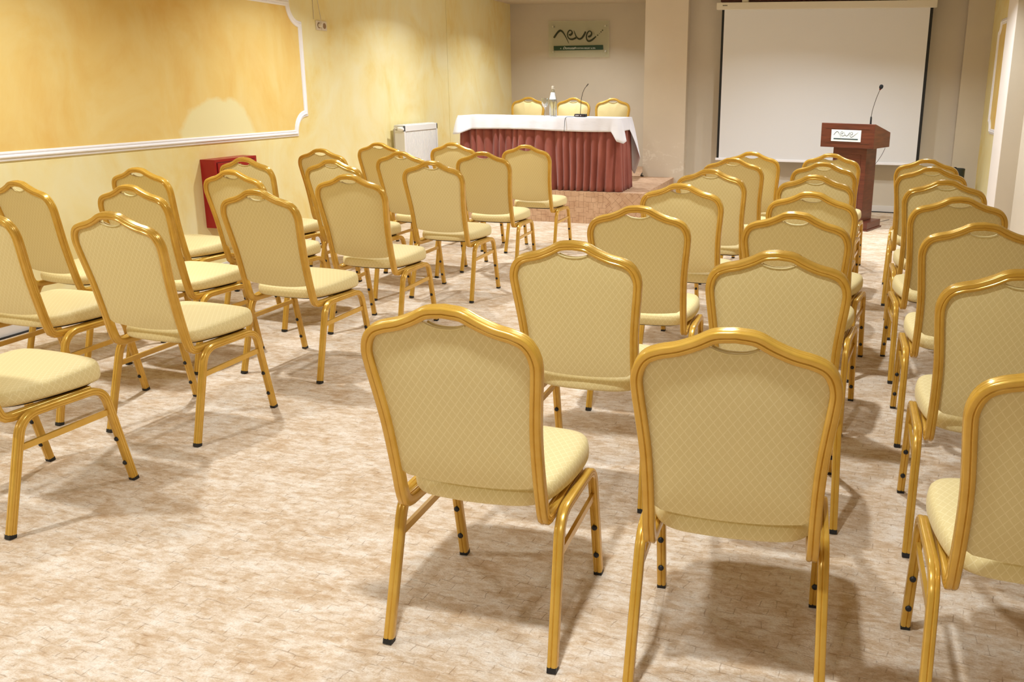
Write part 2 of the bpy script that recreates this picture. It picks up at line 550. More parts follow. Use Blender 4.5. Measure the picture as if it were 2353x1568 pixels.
# wall moulding (three ridges), swept along a panel outline with scooped corners
MOULD = []
W, D = 0.054, 0.020
for u, d in ((-0.5, 0), (-0.5, .35), (-0.40, .62), (-0.28, .70), (-0.20, .50), (-0.14, .55), (-0.02, 1.0), (0.08, 1.0), (0.18, .62), (0.22, .48), (0.28, .55), (0.42, .50), (0.5, .28), (0.5, 0)):
    MOULD.append((u * W, d * D))
def mitred(path, prof, n_out):
    """sweep a flat closed path (list of 2d points y,z) with mitred corners; returns verts in (a, b, depth)"""
    n, k = len(path), len(prof)
    v, f = [], []
    for i in range(n):
        p0, p1, p2 = Vector(path[i - 1]), Vector(path[i]), Vector(path[(i + 1) % n])
        d1, d2 = (p1 - p0).normalized(), (p2 - p1).normalized()
        n1, n2 = Vector((d1.y, -d1.x)), Vector((d2.y, -d2.x))
        mm = n1 + n2
        if mm.length < 1e-6: mm = n1
        mm.normalize()
        s = 1.0 / max(0.35, mm.dot(n1))
        for a, b in prof:
            q = p1 + mm * (a * s)
            v.append((q.x, q.y, b))
    for i in range(n):
        j = (i + 1) % n
        f += [(i * k + a, i * k + (a + 1) % k, j * k + (a + 1) % k, j * k + a) for a in range(k)]
    return v, f
def panel_outline(y0, y1, z0, z1, r):
    pts = []
    def arc(cy, cz, a0, a1, n=9):
        for k in range(n + 1):
            t = a0 + (a1 - a0) * k / n
            pts.append((cy + r * math.cos(t), cz + r * math.sin(t)))
    arc(y0, z0, PI / 2, 0)
    arc(y1, z0, PI, PI / 2)
    arc(y1, z1, -PI / 2, -PI)
    arc(y0, z1, 0, -PI / 2)
    return pts
def wall_panel(parent, y0, y1, z0, z1, r, x, side, paint, label):
    pts = panel_outline(y0, y1, z0, z1, r)
    v, f = mitred(pts, MOULD, 1)
    o = build('panel_moulding', [(x + side * d, a, b) for a, b, d in v], f, M_TRIM, parent, 50)
    o['label'] = label
    m = MB()
    c = ((y0 + y1) / 2, (z0 + z1) / 2)
    n = len(pts)
    vs = [(x + side * 0.003, p[0], p[1]) for p in pts] + [(x, p[0], p[1]) for p in pts] + [(x + side * 0.003,) + c]
    fs = [(i, (i + 1) % n, 2 * n) for i in range(n)] + [(i, n + i, n + (i + 1) % n, (i + 1) % n) for i in range(n)]
    p = build('panel_field', vs, fs, paint, parent)
    return p
p = wall_panel(wl, 1.6, 6.862, 0.990, 2.040, 0.160, XL, 1, M_ORA, 'white three-ridge wall moulding with scooped corners')
p['label'] = 'orange sponged panel with a pale repainted patch'
M_ORA2, _, _ = sponge('orange_panel_paint', srgb(243, 217, 146), srgb(241, 208, 128), srgb(237, 196, 112), 1.8)
wall_panel(wr, 9.34, 10.16, 0.985, 2.075, 0.10, 1.585, -1, M_ORA2, 'white moulding of the narrow right-hand panel')

# stage platform
PH = 0.335
ZC = PH
st = MB().box(XL + 0.001, -2.26, 8.825, 10.6, 0, PH).box(-2.26, -1.86, 8.825, 10.6, 0, PH).box(XL + 0.001, -2.2501, 10.6, YA - 0.001, 0, PH).obj('stage_platform', M_STAGE)
tag(st, 'low carpeted stage platform with basket-weave pattern under the table', kind='structure')
box_uv(st)
# the weave turns diagonal near the platform's right end
uvl = st.data.uv_layers[0].data
for pgn in st.data.polygons:
    if pgn.center.x > -2.2599 and pgn.center.y < 10.6:
        for li in pgn.loop_indices:
            a, b = uvl[li].uv
            uvl[li].uv = ((a - b) * 0.7071, (a + b) * 0.7071)

# ------------------------------------------------------------------ ceiling downlights
def make_lamp(x, y):
    r = empty('ceiling_downlight', (x, y, CEIL))
    MB().lathe([(0.062, 0.0), (0.085, -0.002), (0.088, -0.010), (0.080, -0.014), (0.064, -0.010), (0.062, 0.0)], segs=24).obj('trim_ring', M_ALU, r, 40)
    MB().lathe([(0.0, -0.006), (0.060, -0.006), (0.060, -0.001), (0.0, -0.001)], segs=24).obj('lens', M_LENS, r)
    tag(r, 'round recessed downlight with white ring in the ceiling', 'ceiling light', 'recessed ceiling downlights')
    ld = bpy.data.lights.new('downlight_beam', 'AREA')
    ld.shape = 'DISK'
    ld.size = 0.12
    ld.energy = LAMP_POWER
    ld.color = LAMP_COLOR
    ld.spread = LAMP_SPREAD
    lo = bpy.data.objects.new('downlight_beam', ld)
    col.objects.link(lo)
    lo.parent = r
    lo.location = (0, 0, -0.016)
for x, y in LAMPS:  # the added screen and alcove lamps get the same fixture
    make_lamp(x, y)

# ------------------------------------------------------------------ banquet chair
def back_y(z):
    return 0.040 - 0.22 * (z - 0.43)
OUT = [(0.0, .930), (.045, .9245), (.082, .906), (.120, .8905), (.158, .881), (.188, .867), (.2075, .842), (.217, .806),
       (.2145, .76), (.208, .70), (.2015, .63), (.1985, .56), (.1975, .48), (.198, .43)]
TW = 0.0132      # half width of the frame tube
outc = catmull([(x, z, 0) for x, z in OUT], 4)
def inset(poly, d):
    res = []
    n = len(poly)
    for i in range(n):
        a, b = poly[max(i - 1, 0)], poly[min(i + 1, n - 1)]
        t = (b - a).normalized()
        if i == 0: t = Vector((1, 0, 0))
        nrm = Vector((-t.y, t.x, 0))       # outward (path runs apex -> right -> down)
        res.append(poly[i] - nrm * d)
    return res
cen = inset(outc, TW)
right = [Vector((p.x, back_y(p.y), p.y)) for p in cen]
bend = [Vector((.1848, .0480, .402)), Vector((.1848, .0545, .386)), Vector((.1848, .0670, .3755)), Vector((.1846, .087, .3715)), Vector((.184, .12, .3712)), Vector((.181, .25, .371)), Vector((.180, .365, .3712))]
half = right + bend
frame_path = [Vector((-p.x, p.y, p.z)) for p in reversed(half[1:])] + half

def flute(w, d, c=0.0042, g=0.0014):
    """grooved tube section: u outward, v depth"""
    P = []
    P += [(w, -d + c), (w, -.0052), (w - g, -.0042), (w, -.0032), (w, .0032), (w - g, .0042), (w, .0052), (w, d - c), (w - c * .35, d - c * .35), (w - c, d)]
    P += [(-w * .12 + .0022, d), (-w * .12, d - g * 1.5), (-w * .12 - .0022, d), (-w + c, d), (-w + c * .35, d - c * .35), (-w, d - c)]
    P += [(-w, -d + c), (-w + c * .35, -d + c * .35), (-w + c, -d), (-w * .12 - .0022, -d), (-w * .12, -d + g * 1.5), (-w * .12 + .0022, -d), (w - c, -d), (w - c * .35, -d + c * .35)]
    return P
PROF = flute(TW, 0.0148)
PLEG = flute(0.0125, 0.0125)

def leg_paths():
    def bez(a, b, c, n=8):
        a, b, c = Vector(a), Vector(b), Vector(c)
        return [a * (1 - t) ** 2 + b * 2 * t * (1 - t) + c * t * t for t in [k / n for k in range(n + 1)]]
    rear = [Vector((0.0035, .013, 0)), ] + bez((.084, .315, 0), (.1005, .3725, 0), (.156, .3735, 0)) + [Vector((.245, .374, 0))]
    front = [Vector((.4635, .013, 0))] + bez((.402, .318, 0), (.391, .3735, 0), (.336, .374, 0)) + [Vector((.245, .374, 0))]
    def x_at(z, x0, x1): return x0 + (x1 - x0) * min(1, z / .37)
    R = [Vector((x_at(p.y, .2215, .2120), p.x, p.y)) for p in rear]
    Fr = [Vector((x_at(p.y, .2130, .2120), p.x, p.y)) for p in front]
    return R, Fr
LR, LF = leg_paths()

def panel_boundary():
    """closed outline (x, z) of the upholstered back inside the frame"""
    inn = inset(outc, TW * 2 - 0.003)
    top = []
    pts = [p for p in inn if p.x > 0.056 and p.y > 0.475]
    rightside = [(p.x, p.y) for p in pts]
    zt = rightside[0][1]
    scoop = []
    for k in range(7):
        x = 0.056 * k / 7.0
        scoop.append((x, 0.874 + (zt - 0.874) * (x / 0.056) ** 2.4))
    xb = rightside[-1][0]
    bottom = []
    for k in range(1, 11):
        t = 1 - k / 10.0
        bottom.append((xb * t, 0.4555 + (0.471 - 0.4555) * t ** 2.2))
    r = scoop + rightside + bottom        # from top centre round the right to bottom centre
    l = [(-x, z) for x, z in reversed(r[1:-1])]
    return r + l, scoop
PB, SCOOP = panel_boundary()

def mirror(path):
    return [Vector((-p.x, p.y, p.z)) for p in path]

def make_chair():
    root = empty('banquet_chair', (0, 0, 0))
    bf = MB().sweep(frame_path, PROF, (-1, 0, 0)).obj('back_frame', M_GOLD, root, 38)
    # upholstered back: rings from the outline to the centre, front and rear
    n = len(PB)
    cz = 0.665
    v, f = [], []
    ks = (1.0, 0.985, 0.95, 0.86, 0.68, 0.45, 0.22)
    def ring(k, off):
        s = len(v)
        for x, z in PB:
            zz = cz + (z - cz) * k
            v.append((x * k, back_y(zz) + off, zz))
        return s
    def off_rear(k): return -0.0035 - 0.0060 * (1 - k ** 6)
    def off_front(k): return 0.006 + 0.024 * (1 - k ** 3.0)
    rr = [ring(k, off_rear(k)) for k in ks]
    fr = [ring(k, off_front(k)) for k in ks]
    v.append((0, back_y(cz) + off_rear(0), cz)); ci = len(v) - 1
    v.append((0, back_y(cz) + off_front(0), cz)); cj = len(v) - 1
    for rings, c in ((rr, ci), (fr, cj)):
        for a, b in zip(rings, rings[1:]):
            f += [(a + i, a + (i + 1) % n, b + (i + 1) % n, b + i) for i in range(n)]
        f += [(rings[-1] + i, rings[-1] + (i + 1) % n, c) for i in range(n)]
    f += [(rr[0] + i, rr[0] + (i + 1) % n, fr[0] + (i + 1) % n, fr[0] + i) for i in range(n)]
    bk = build('backrest', v, f, M_FAB, root, 60)
    box_uv(bk)
    sc = [(x, z) for x, z in SCOOP]
    sc = [(-x, z) for x, z in reversed(sc[1:])] + sc
    for dy, nm in ((-0.006, 'piping'), (0.010, 'piping')):
        MB().tube([(x, back_y(z) + dy, z + 0.001) for x, z in sc], 0.0028, 6, (0, 1, 0)).obj(nm, M_PIPE, bk, 60)
    # seat cushion
    ctl = [(0, .052), (.08, .057), (.128, .066), (.160, .086), (.184, .125), (.202, .21), (.210, .30), (.208, .365), (.194, .404), (.158, .424), (.08, .432), (0, .434)]
    full = ctl + [(-x, y) for x, y in reversed(ctl[1:-1])]
    loop = catmull([(x, y, 0) for x, y in full], 3, True)
    n = len(loop); v, f = [], []
    cy = .235
    lv = [(.945, .3965), (.98, .400), (1.0, .409), (1.004, .424), (1.0, .436), (.985, .449), (.955, .4565), (.88, .462), (.7, .4665), (.4, .469)]
    st_ = []
    for k, z in lv:
        st_.append(len(v))
        for p in loop:
            yy = cy + (p.y - cy) * k
            v.append((p.x * k, yy, z + (yy - cy) * 0.085 * max(0, (z - .40) / .07) - 0.004 * max(0, (z - .40) / .07)))
    v.append((0, cy, .466)); top = len(v) - 1
    for a, b in zip(st_, st_[1:]):
        f += [(a + i, a + (i + 1) % n, b + (i + 1) % n, b + i) for i in range(n)]
    f += [(st_[-1] + i, st_[-1] + (i + 1) % n, top) for i in range(n)]
    f.append(tuple(range(n))[::-1])
    se = build('seat', v, f, M_FAB, root, 60)
    box_uv(se)
    # stitched seam across the rear edge, under-board
    MB().prism([(p.x * .86, cy + .01 + (p.y - cy) * .84) for p in loop], 2, .3862, .3975).obj('seat_board', M_BOARD, root)
    for s in (1, -1):
        pr_ = LR if s > 0 else mirror(LR)
        pf_ = LF if s > 0 else mirror(LF)
        for path, isfront in ((pr_, False), (pf_, True)):
            lg = MB().sweep(path, PLEG, (s, 0, 0)).obj('leg', M_GOLD, root, 38)
            d = (path[1] - path[0]).normalized()
            a = path[0] - d * (path[0].z / d.z)
            w = 0.0118
            cap = MB().sweep([a, path[0] + d * 0.001], [(w, -w), (w, w), (-w, w), (-w, -w)], (s, 0, 0)).obj('foot_cap', M_RUB, lg)
            if isfront:
                for z in (0.176, 0.078):
                    t = (z - path[0].z) / (path[1].z - path[0].z)
                    c = path[0].lerp(path[1], t)
                    M = Matrix.Translation(c + Vector((0, -0.0118, -0.002))) @ Matrix.Rotation(PI / 2, 4, 'X')
                    MB().lathe([(0.0085, 0.0), (0.0082, 0.004), (0.006, 0.0068), (0.0, 0.008)], segs=12, M=M).obj('bumper', M_RUB, lg, 60)
        # flat stretcher between the legs of one side
        def on(path, z):
            t = (z - path[0].z) / (path[1].z - path[0].z)
            return path[0].lerp(path[1], t)
        a, b = on(pr_, .274), on(pf_, .282)
        d = Vector((0, 0.008, 0))
        MB().sweep([a + d, b - d], [(0.005, -0.010), (0.005, 0.010), (-0.005, 0.010), (-0.005, -0.010)], (s, 0, 0)).obj('stretcher', M_GOLD, root)
    return root

def children(o):
    return [c for c in bpy.data.objects if c.parent == o]
KIDS = {}
def copy_tree(o, parent=None):
    c = o.copy()
    col.objects.link(c)
    if parent: c.parent = parent
    if o not in KIDS: KIDS[o] = children(o)
    for ch in KIDS[o]:
        copy_tree(ch, c)
    return c

# (x, y, turn) of each chair; columns listed from the stage end towards the camera
ORD = ['first', 'second', 'third', 'fourth', 'fifth', 'sixth', 'seventh']
LEFT = {'aisle column': [(-2.449, 6.968, -2.3), (-2.482, 6.116, -0.7), (-2.472, 5.244, -2.3), (-2.510, 4.300, -2.1), (-2.534, 3.544, -4.3), (-2.578, 2.742, -4.2), (-2.642, 1.978, -6.9)],
        'middle column': [(-3.110, 7.002, -3.4), (-3.025, 5.906, -5.2), (-3.112, 5.134, -4.7), (-3.234, 4.307, -6.6), (-3.187, 3.506, -5.4), (-3.280, 2.777, -3.7)],
        'yellow-wall column': [(-3.667, 6.765, -6.1), (-3.709, 5.965, -5.3), (-3.707, 5.064, -5.6), (-3.798, 4.244, -6.2), (-3.806, 3.485, -9.6)]}
RIGHT = {'left column': [(-0.590, 6.859, -5.5), (-0.660, 6.203, -6.3), (-0.688, 5.293, -8.3), (-0.724, 4.437, -4.6), (-0.752, 3.532, 0.4), (-0.765, 2.649, -0.3), (-0.800, 1.775, -0.3)],
         'middle column': [(-0.001, 6.903, -7.7), (-0.044, 6.049, -7.7), (-0.078, 5.136, -5.3), (-0.071, 4.286, -10.1), (-0.113, 3.549, -7.7), (-0.134, 2.669, 0.6), (-0.164, 1.761, 1.7)],
         'right column': [(0.653, 6.605, -6.5), (0.615, 5.923, -4.1), (0.603, 5.087, -0.2), (0.572, 4.295, 2.8), (0.555, 3.467, -0.2), (0.527, 2.576, -0.7), (0.494, 1.729, 0.6)]}
proto = make_chair()
first = True
def put_chair(x, y, z, deg, label, group):
    global first
    o = proto if first else copy_tree(proto)
    first = False
    o.location = (x, y, z)
    o.rotation_euler = (0, 0, math.radians(deg))
    tag(o, label, 'chair', group)
KIDS[proto] = children(proto)
for k in KIDS[proto]:
    KIDS[k] = children(k)
    for g in KIDS[k]: KIDS[g] = []
for cname, spots in LEFT.items():
    for i, (x, y, t) in enumerate(spots):
        lab = 'gold-framed cream chair, left block, %s, %s from the stage' % (cname, ORD[i])
        put_chair(x, y, 0, t, lab, 'banquet chairs of the left block')
for cname, spots in RIGHT.items():
    for i, (x, y, t) in enumerate(spots):
        lab = 'gold-framed cream chair, right block, %s, %s from the lectern end' % (cname, ORD[i])
        put_chair(x, y, 0, t, lab, 'banquet chairs of the right block')
for (x, lab) in ((-3.70, 'gold-framed cream chair behind the skirted table, nearest the yellow wall'),
                 (-3.12, 'gold-framed cream chair behind the skirted table, middle of three'),
                 (-2.62, 'gold-framed cream chair behind the skirted table, nearest the pillar')):
    put_chair(x, 10.50, PH, 180 + random.uniform(-1.5, 1.5), lab, 'banquet chairs behind the stage table')

# ------------------------------------------------------------------ stage table, skirt and cloth
TX0, TX1, TY0, TY1, TZ = -3.895, -2.125, 8.855, 9.375, 1.080
tb = empty('conference_table', ((TX0 + TX1) / 2, (TY0 + TY1) / 2, PH))
ox, oy = -(TX0 + TX1) / 2, -(TY0 + TY1) / 2
def shift(m):
    m.v = [(x + ox, y + oy, z - PH) for x, y, z in m.v]
    return m
shift(MB().box(TX0 + .02, TX1 - .02, TY0 + .02, TY1 - .02, TZ - .03, TZ - .004)).obj('table_top', M_DARKWOOD, tb)
for x in (TX0 + .08, TX1 - .08):
    for y in (TY0 + .08, TY1 - .08):
        shift(MB().box(x - .02, x + .02, y - .02, y + .02, PH, TZ - .03)).obj('leg', M_STEEL, tb)
# pleated skirt round front and ends
rnd = random.Random(3)
def perimeter(x0, x1, y0, y1, r, step):
    """left end (from back), front, right end (to back): list of (point, outward normal, s)"""
    segs = []
    def line(a, b):
        a, b = Vector(a), Vector(b); L = (b - a).length; d = (b - a) / L
        nn = Vector((d.y, -d.x))
        k = max(1, int(L / step))
        for i in range(k):
            segs.append((a + d * (L * i / k), nn))
    def arc(c, a0, a1):
        k = max(2, int(abs(a1 - a0) * r / step))
        for i in range(k):
            t = a0 + (a1 - a0) * i / k
            nn = Vector((math.cos(t), math.sin(t)))
            segs.append((Vector(c) + nn * r, nn))
    line((x0, y1), (x0, y0 + r)); arc((x0 + r, y0 + r), PI, 1.5 * PI)
    line((x0 + r, y0), (x1 - r, y0)); arc((x1 - r, y0 + r), 1.5 * PI, 2 * PI)
    line((x1, y0 + r), (x1, y1))
    segs.append((Vector((x1, y1)), Vector((1, 0))))
    return segs
per = perimeter(TX0 + .012, TX1 - .012, TY0 + .014, TY1, 0.04, 0.0055)
ph, phases, amp = 0.0, [], []
wl_ = 0.045; am = 0.010; ph2 = rnd.random() * 6
for i in range(len(per)):
    if i % 16 == 0:
        wl_ = rnd.uniform(0.060, 0.115); am_t = rnd.uniform(0.016, 0.034)
    am += (am_t - am) * 0.15
    ph += 2 * PI * 0.0055 / wl_
    phases.append(ph); amp.append(am)
rows = 12
v, f = [], []
for j in range(rows + 1):
    t = j / rows
    z = (TZ - 0.02) + (PH + 0.004 - (TZ - 0.02)) * t
    for i, (p, nn) in enumerate(per):
        w = phases[i] + 1.3 * math.sin(2.6 * t + 0.031 * i) * t
        sh = 1.7 * abs(math.sin(w / 2)) ** 0.75 - 1.0
        off = amp[i] * (0.55 + 0.75 * t) * sh + 0.014 * t + 0.004 * math.sin(w * 0.37 + 2 * t)
        q = p + nn * off
        v.append((q.x + ox, q.y + oy, z - PH))
n = len(per)
for j in range(rows):
    f += [(j * n + i, j * n + i + 1, (j + 1) * n + i + 1, (j + 1) * n + i) for i in range(n - 1)]
sk = build('skirt', v, f, M_SKIRT, tb, 180)
sk['label'] = 'pleated maroon cloth skirt'
sm = sk.modifiers.new('thickness', 'SOLIDIFY'); sm.thickness = 0.003
tag(tb, 'long table with pleated maroon skirt standing on the stage', 'table')

# white cloth: a top sheet and a hanging border whose corners drop as tails
def cloth_loop(r, step):
    x0, x1, y0, y1 = TX0 - .006, TX1 + .006, TY0 - .006, TY1 + .006
    pts = perimeter(x0, x1, y0, y1, r, step)[:-1]
    # close along the back, right to left
    k = int((x1 - x0) / step)
    for i in range(k):
        pts.append((Vector((x1 + (x0 - x1) * i / k, y1)), Vector((0, 1))))
    return pts
cl = cloth_loop(0.02, 0.012)
corners = {'fl': (TX0, TY0), 'fr': (TX1, TY0), 'br': (TX1, TY1), 'bl': (TX0, TY1)}
tails = {'fl': (0.055, 0.075, 0.16, (0.30, 0.0)), 'fr': (0.115, 0.055, 0.085, (0.05, -0.25)), 'br': (0.32, 0.075, 0.15, (0.5, -0.55)), 'bl': (0.14, 0.06, 0.15, (-0.3, 0.1))}
rows = 8
n = len(cl)
v, f = [], []
zt = TZ + 0.0045
for j in range(rows + 1):
    t = j / rows
    for i, (p, nn) in enumerate(cl):
        L = 0.132 + 0.006 * math.sin(i * 0.05)
        if nn.y > 0.7: L = 0.30
        fl_ = 0.010 + 0.004 * math.sin(i * 0.21) + 0.003 * math.sin(i * 0.53 + 1)
        ox_, oy_ = 0, 0
        for key, c in corners.items():
            ext, flare, wid, (sx, sy) = tails[key]
            d = (p - Vector(c)).length
            g = max(0.0, 1 - d / wid)
            L += ext * g ** 1.05
            fl_ += flare * g
            ox_ += sx * flare * g * t; oy_ += sy * flare * g * t
        # rounded shoulder then a near-vertical fall
        q = p + nn * (0.004 + fl_ * t ** 0.8) + Vector((ox_, oy_))
        z = zt - 0.004 * (1 if j == 1 else 0) - L * t
        v.append((q.x, q.y, z))
for j in range(rows):
    f += [(j * n + i, j * n + (i + 1) % n, (j + 1) * n + (i + 1) % n, (j + 1) * n + i) for i in range(n)]
f.append(tuple(range(n)))
ct = build('tablecloth', v, f, M_CLOTH, None, 60)
sm = ct.modifiers.new('thickness', 'SOLIDIFY'); sm.thickness = 0.0018; sm.offset = 1
tag(ct, 'white tablecloth with hanging corner tails over the skirted table', 'tablecloth')
ZT = zt + 0.002

# water bottle
bx, by = -2.912, 9.10
bt = empty('water_bottle', (bx, by, ZT))
prof_out = [(0.0, 0.0), (0.036, 0.0), (0.042, 0.006), (0.042, 0.155), (0.040, 0.172), (0.030, 0.215), (0.0195, 0.262), (0.0150, 0.285), (0.0140, 0.300)]
prof_in = [(0.0115, 0.300), (0.0125, 0.284), (0.017, 0.262), (0.0275, 0.214), (0.0375, 0.171), (0.0395, 0.155), (0.0395, 0.010), (0.030, 0.006), (0.0, 0.010)]
MB().lathe(prof_out + prof_in, segs=28).obj('bottle_glass', M_GLASS, bt, 50)
MB().lathe([(0.0, .0105), (0.0295, .0065), (0.0392, .0105), (0.0392, .150), (0.0, .150)], segs=28).obj('water', M_WATER, bt, 50)
MB().lathe([(0.0153, .283), (0.0165, .284), (0.0165, .310), (0.0145, .314), (0.0, .314)], segs=20).obj('cap', mat('pale_metal_cap', srgb(214, 206, 190), 0.35, 0.4), bt, 50)
lb = MB()
vv, ff = [], []
def rad(z):
    for (r1, z1), (r2, z2) in zip(prof_out[2:], prof_out[3:]):
        if z1 <= z <= z2: return r1 + (r2 - r1) * (z - z1) / (z2 - z1)
    return 0.02
for j in range(9):
    z = .176 + (.248 - .176) * j / 8
    for k in range(15):
        t = math.radians(-90 - 12 - 80 + 160 * k / 14)
        r = rad(z) + .0006
        vv.append((r * math.cos(t), r * math.sin(t), z))
ff = [(j * 15 + k, j * 15 + k + 1, (j + 1) * 15 + k + 1, (j + 1) * 15 + k) for j in range(8) for k in range(14)]
lab = build('label', vv, ff, M_PAPER, bt, 60)
vv = []
for j in range(2):
    z = .170 + .004 * j
    for k in range(15):
        t = math.radians(-90 - 12 - 85 + 170 * k / 14); r = rad(z) + .0006
        vv.append((r * math.cos(t), r * math.sin(t), z))
build('label_stripe', vv, [(k, k + 1, 15 + k + 1, 15 + k) for k in range(14)], M_TEAL, bt)
tag(bt, 'clear glass water bottle with white label on the tablecloth', 'bottle')

# stemmed glass
wg = empty('water_goblet', (-3.003, 9.10, ZT))
MB().lathe([(0.0, 0.0), (0.034, 0.0), (0.034, 0.002), (0.012, 0.006), (0.0055, 0.016), (0.005, 0.075), (0.010, 0.086), (0.026, 0.104), (0.036, 0.130), (0.039, 0.160), (0.0385, 0.188),
            (0.037, 0.188), (0.0375, 0.160), (0.0345, 0.131), (0.0245, 0.107), (0.0, 0.094)], segs=28).obj('goblet_glass', M_GLASS, wg, 50)
tag(wg, 'stemmed water glass standing beside the bottle on the table', 'glass')

# conference microphone on the table
mb = empty('table_microphone', (-2.612, 9.10, ZT))
MB().prism([(-.052, -.045), (.052, -.045), (.060, -.030), (.060, .050), (-.052, .050)], 2, 0.002, 0.030).obj('microphone_base', M_BLACK, mb)
MB().box(-.054, .054, -.048, -.0445, 0.006, 0.024, 0.001).obj('front_plate', mat('dark_brown_plate', srgb(58, 36, 34), 0.4), mb)
for k in range(5):
    MB().box(-.042 + k * .008, -.0365 + k * .008, -.0492, -.048, 0.010, 0.020).obj('button', mat('pale_button', srgb(206, 200, 196), 0.5) if k == 0 else bpy.data.materials['pale_button'], mb)
MB().lathe([(0.005, 0), (0.005, .0015), (0, .0015)], 0, 0, 0, 12, Matrix.Translation((0.016, -.048, .015)) @ Matrix.Rotation(PI / 2, 4, 'X')).obj('indicator_lamp', bpy.data.materials['pale_button'], mb)
pth = catmull([(0.0, 0.0, .030), (0.003, 0.0, .10), (0.009, 0.0, .17), (0.022, 0.0, .235), (0.045, 0.0, .288), (0.066, 0.0, .315)], 6)
MB().tube(pth, 0.0032, 8, (0, 1, 0)).obj('gooseneck', M_STEEL, mb, 60)
MB().tube([pth[-1], pth[-1] + Vector((.020, 0, .024))], 0.0052, 8, (0, 1, 0)).obj('microphone_capsule', M_STEEL, mb, 60)
tag(mb, 'black gooseneck conference microphone standing on the white tablecloth', 'microphone')
cb = MB().tube(catmull([(-2.655, 9.06, ZT + .008), (-2.672, 8.98, ZT + .004), (-2.690, 8.875, ZT + .005), (-2.700, 8.833, ZT - .015), (-2.702, 8.821, 1.00), (-2.704, 8.816, .955), (-2.703, 8.816, .935)], 6), 0.0026, 6).obj('microphone_cable', M_BLACK, None, 60)
tag(cb, 'thin black cable hanging from the table microphone over the cloth', 'cable')

# ------------------------------------------------------------------ logo lettering (strokes in the plate's own plane)
STROKES = [
    [(430, 750, 42), (480, 680, 44), (545, 600, 46), (620, 548, 48), (690, 580, 40), (745, 650, 30), (800, 740, 22), (845, 830, 14), (880, 905, 8)],
    [(885, 655, 30), (925, 672, 46), (968, 640, 50), (985, 598, 34), (955, 555, 22), (905, 545, 28), (862, 590, 30), (842, 665, 26), (862, 735, 26), (915, 782, 34), (990, 790, 42), (1060, 768, 44), (1105, 745, 44)],
    [(1038, 548, 8), (1065, 620, 18), (1100, 700, 26), (1150, 760, 36), (1210, 785, 42), (1275, 755, 44), (1330, 690, 46), (1392, 580, 40)],
    [(1462, 712, 36), (1505, 715, 48), (1552, 680, 46), (1570, 625, 34), (1540, 575, 24), (1490, 570, 28), (1440, 625, 30), (1415, 710, 28), (1425, 795, 32), (1480, 843, 42), (1560, 822, 44), (1640, 765, 38), (1702, 712, 24)],
]
DOTS = [(1750, 680, 17), (1805, 637, 9), (1850, 590, 16), (1895, 545, 18)]
def ribbon(pts, thick):
    c = catmull([Vector((x, y, w)) for x, y, w in pts], 5)
    v, f = [], []
    n = len(c)
    for i, p in enumerate(c):
        a, b = c[max(i - 1, 0)], c[min(i + 1, n - 1)]
        t = Vector((b.x - a.x, b.y - a.y)); t.normalize()
        nn = Vector((-t.y, t.x)) * (p.z * 0.60)
        for z in (0, thick):
            v.append((p.x + nn.x, p.y + nn.y, z)); v.append((p.x - nn.x, p.y - nn.y, z))
    for i in range(n - 1):
        a, b = i * 4, i * 4 + 4
        f += [(a, a + 1, b + 1, b), (a + 2, b + 2, b + 3, a + 3), (a, b, b + 2, a + 2), (a + 1, a + 3, b + 3, b + 1)]
    f += [(0, 2, 3, 1), (n * 4 - 4, n * 4 - 3, n * 4 - 1, n * 4 - 2)]
    return v, f
def logo(parent, conv, thick, ink, barink, bar, dots=True, tail=None):
    """conv maps drawing (x, y, depth) to local coordinates"""
    for k, s in enumerate(STROKES):
        if k == 3 and tail: s = s[:-1] + tail
        v, f = ribbon(s, thick)
        build('letter', [conv(*p) for p in v], f, ink, parent)
    if dots:
        for x, y, r in DOTS:
            vs = [(x + r * math.cos(2 * PI * k / 12), y + r * math.sin(2 * PI * k / 12)) for k in range(12)]
            m = MB().prism(vs, 2, 0, thick)
            build('letter_dot', [conv(*p) for p in m.v], m.f, ink, parent)
    m = MB().prism(bar, 2, 0, thick)
    return build('name_bar', [conv(*p) for p in m.v], m.f, barink, parent)

# wall sign
SC = 0.000466
sg = empty('wall_sign', (-3.442, YA, 2.02))
MB().box(-0.426, 0.426, -.050, -.042, -.2345, .2345, 0.0015).obj('acrylic_plate', M_ACRYL, sg)
for x, z in ((-.362, .162), (.371, .168), (-.362, -.166), (.374, -.160)):
    MB().lathe([(0.0, 0.0), (0.008, 0.0), (0.008, 0.042), (0.013, 0.042), (0.013, 0.058), (0.0, 0.060)], segs=16, M=Matrix.Translation((x, 0, z)) @ Matrix.Rotation(PI / 2, 4, 'X')).obj('standoff_bolt', M_CHROME, sg, 40)
def conv_sign(x, y, d):
    return ((x - 1178) * SC, -.0505 - d, (785 - y) * SC)
bar = logo(sg, conv_sign, 0.003, mat('dark_olive_ink', srgb(38, 44, 20), 0.45), M_GREEN, [(420, 978), (1915, 950), (1922, 1082), (424, 1106)])
def put_text(body, size, x, y, shear, parent, conv, ink, name, d=0.0036, space=1.0):
    me = text_mesh(body, size, 0.0, shear, space)
    me.transform(Matrix(((1, 0, 0, 0), (0, 0, -1, 0), (0, 1, 0, 0), (0, 0, 0, 1))))
    p = conv(x, y, d)
    me.transform(Matrix.Translation(p) @ Matrix.Rotation(-0.0, 4, 'Y'))
    return finish(name, me, ink, parent)
put_text('A', 38 * SC * 1.4, 620, 1066, 0, sg, conv_sign, M_INKWHITE, 'small_lettering')
put_text('Domotel', 66 * SC * 1.5, 700, 1068, 0.45, sg, conv_sign, M_INKWHITE, 'script_lettering')
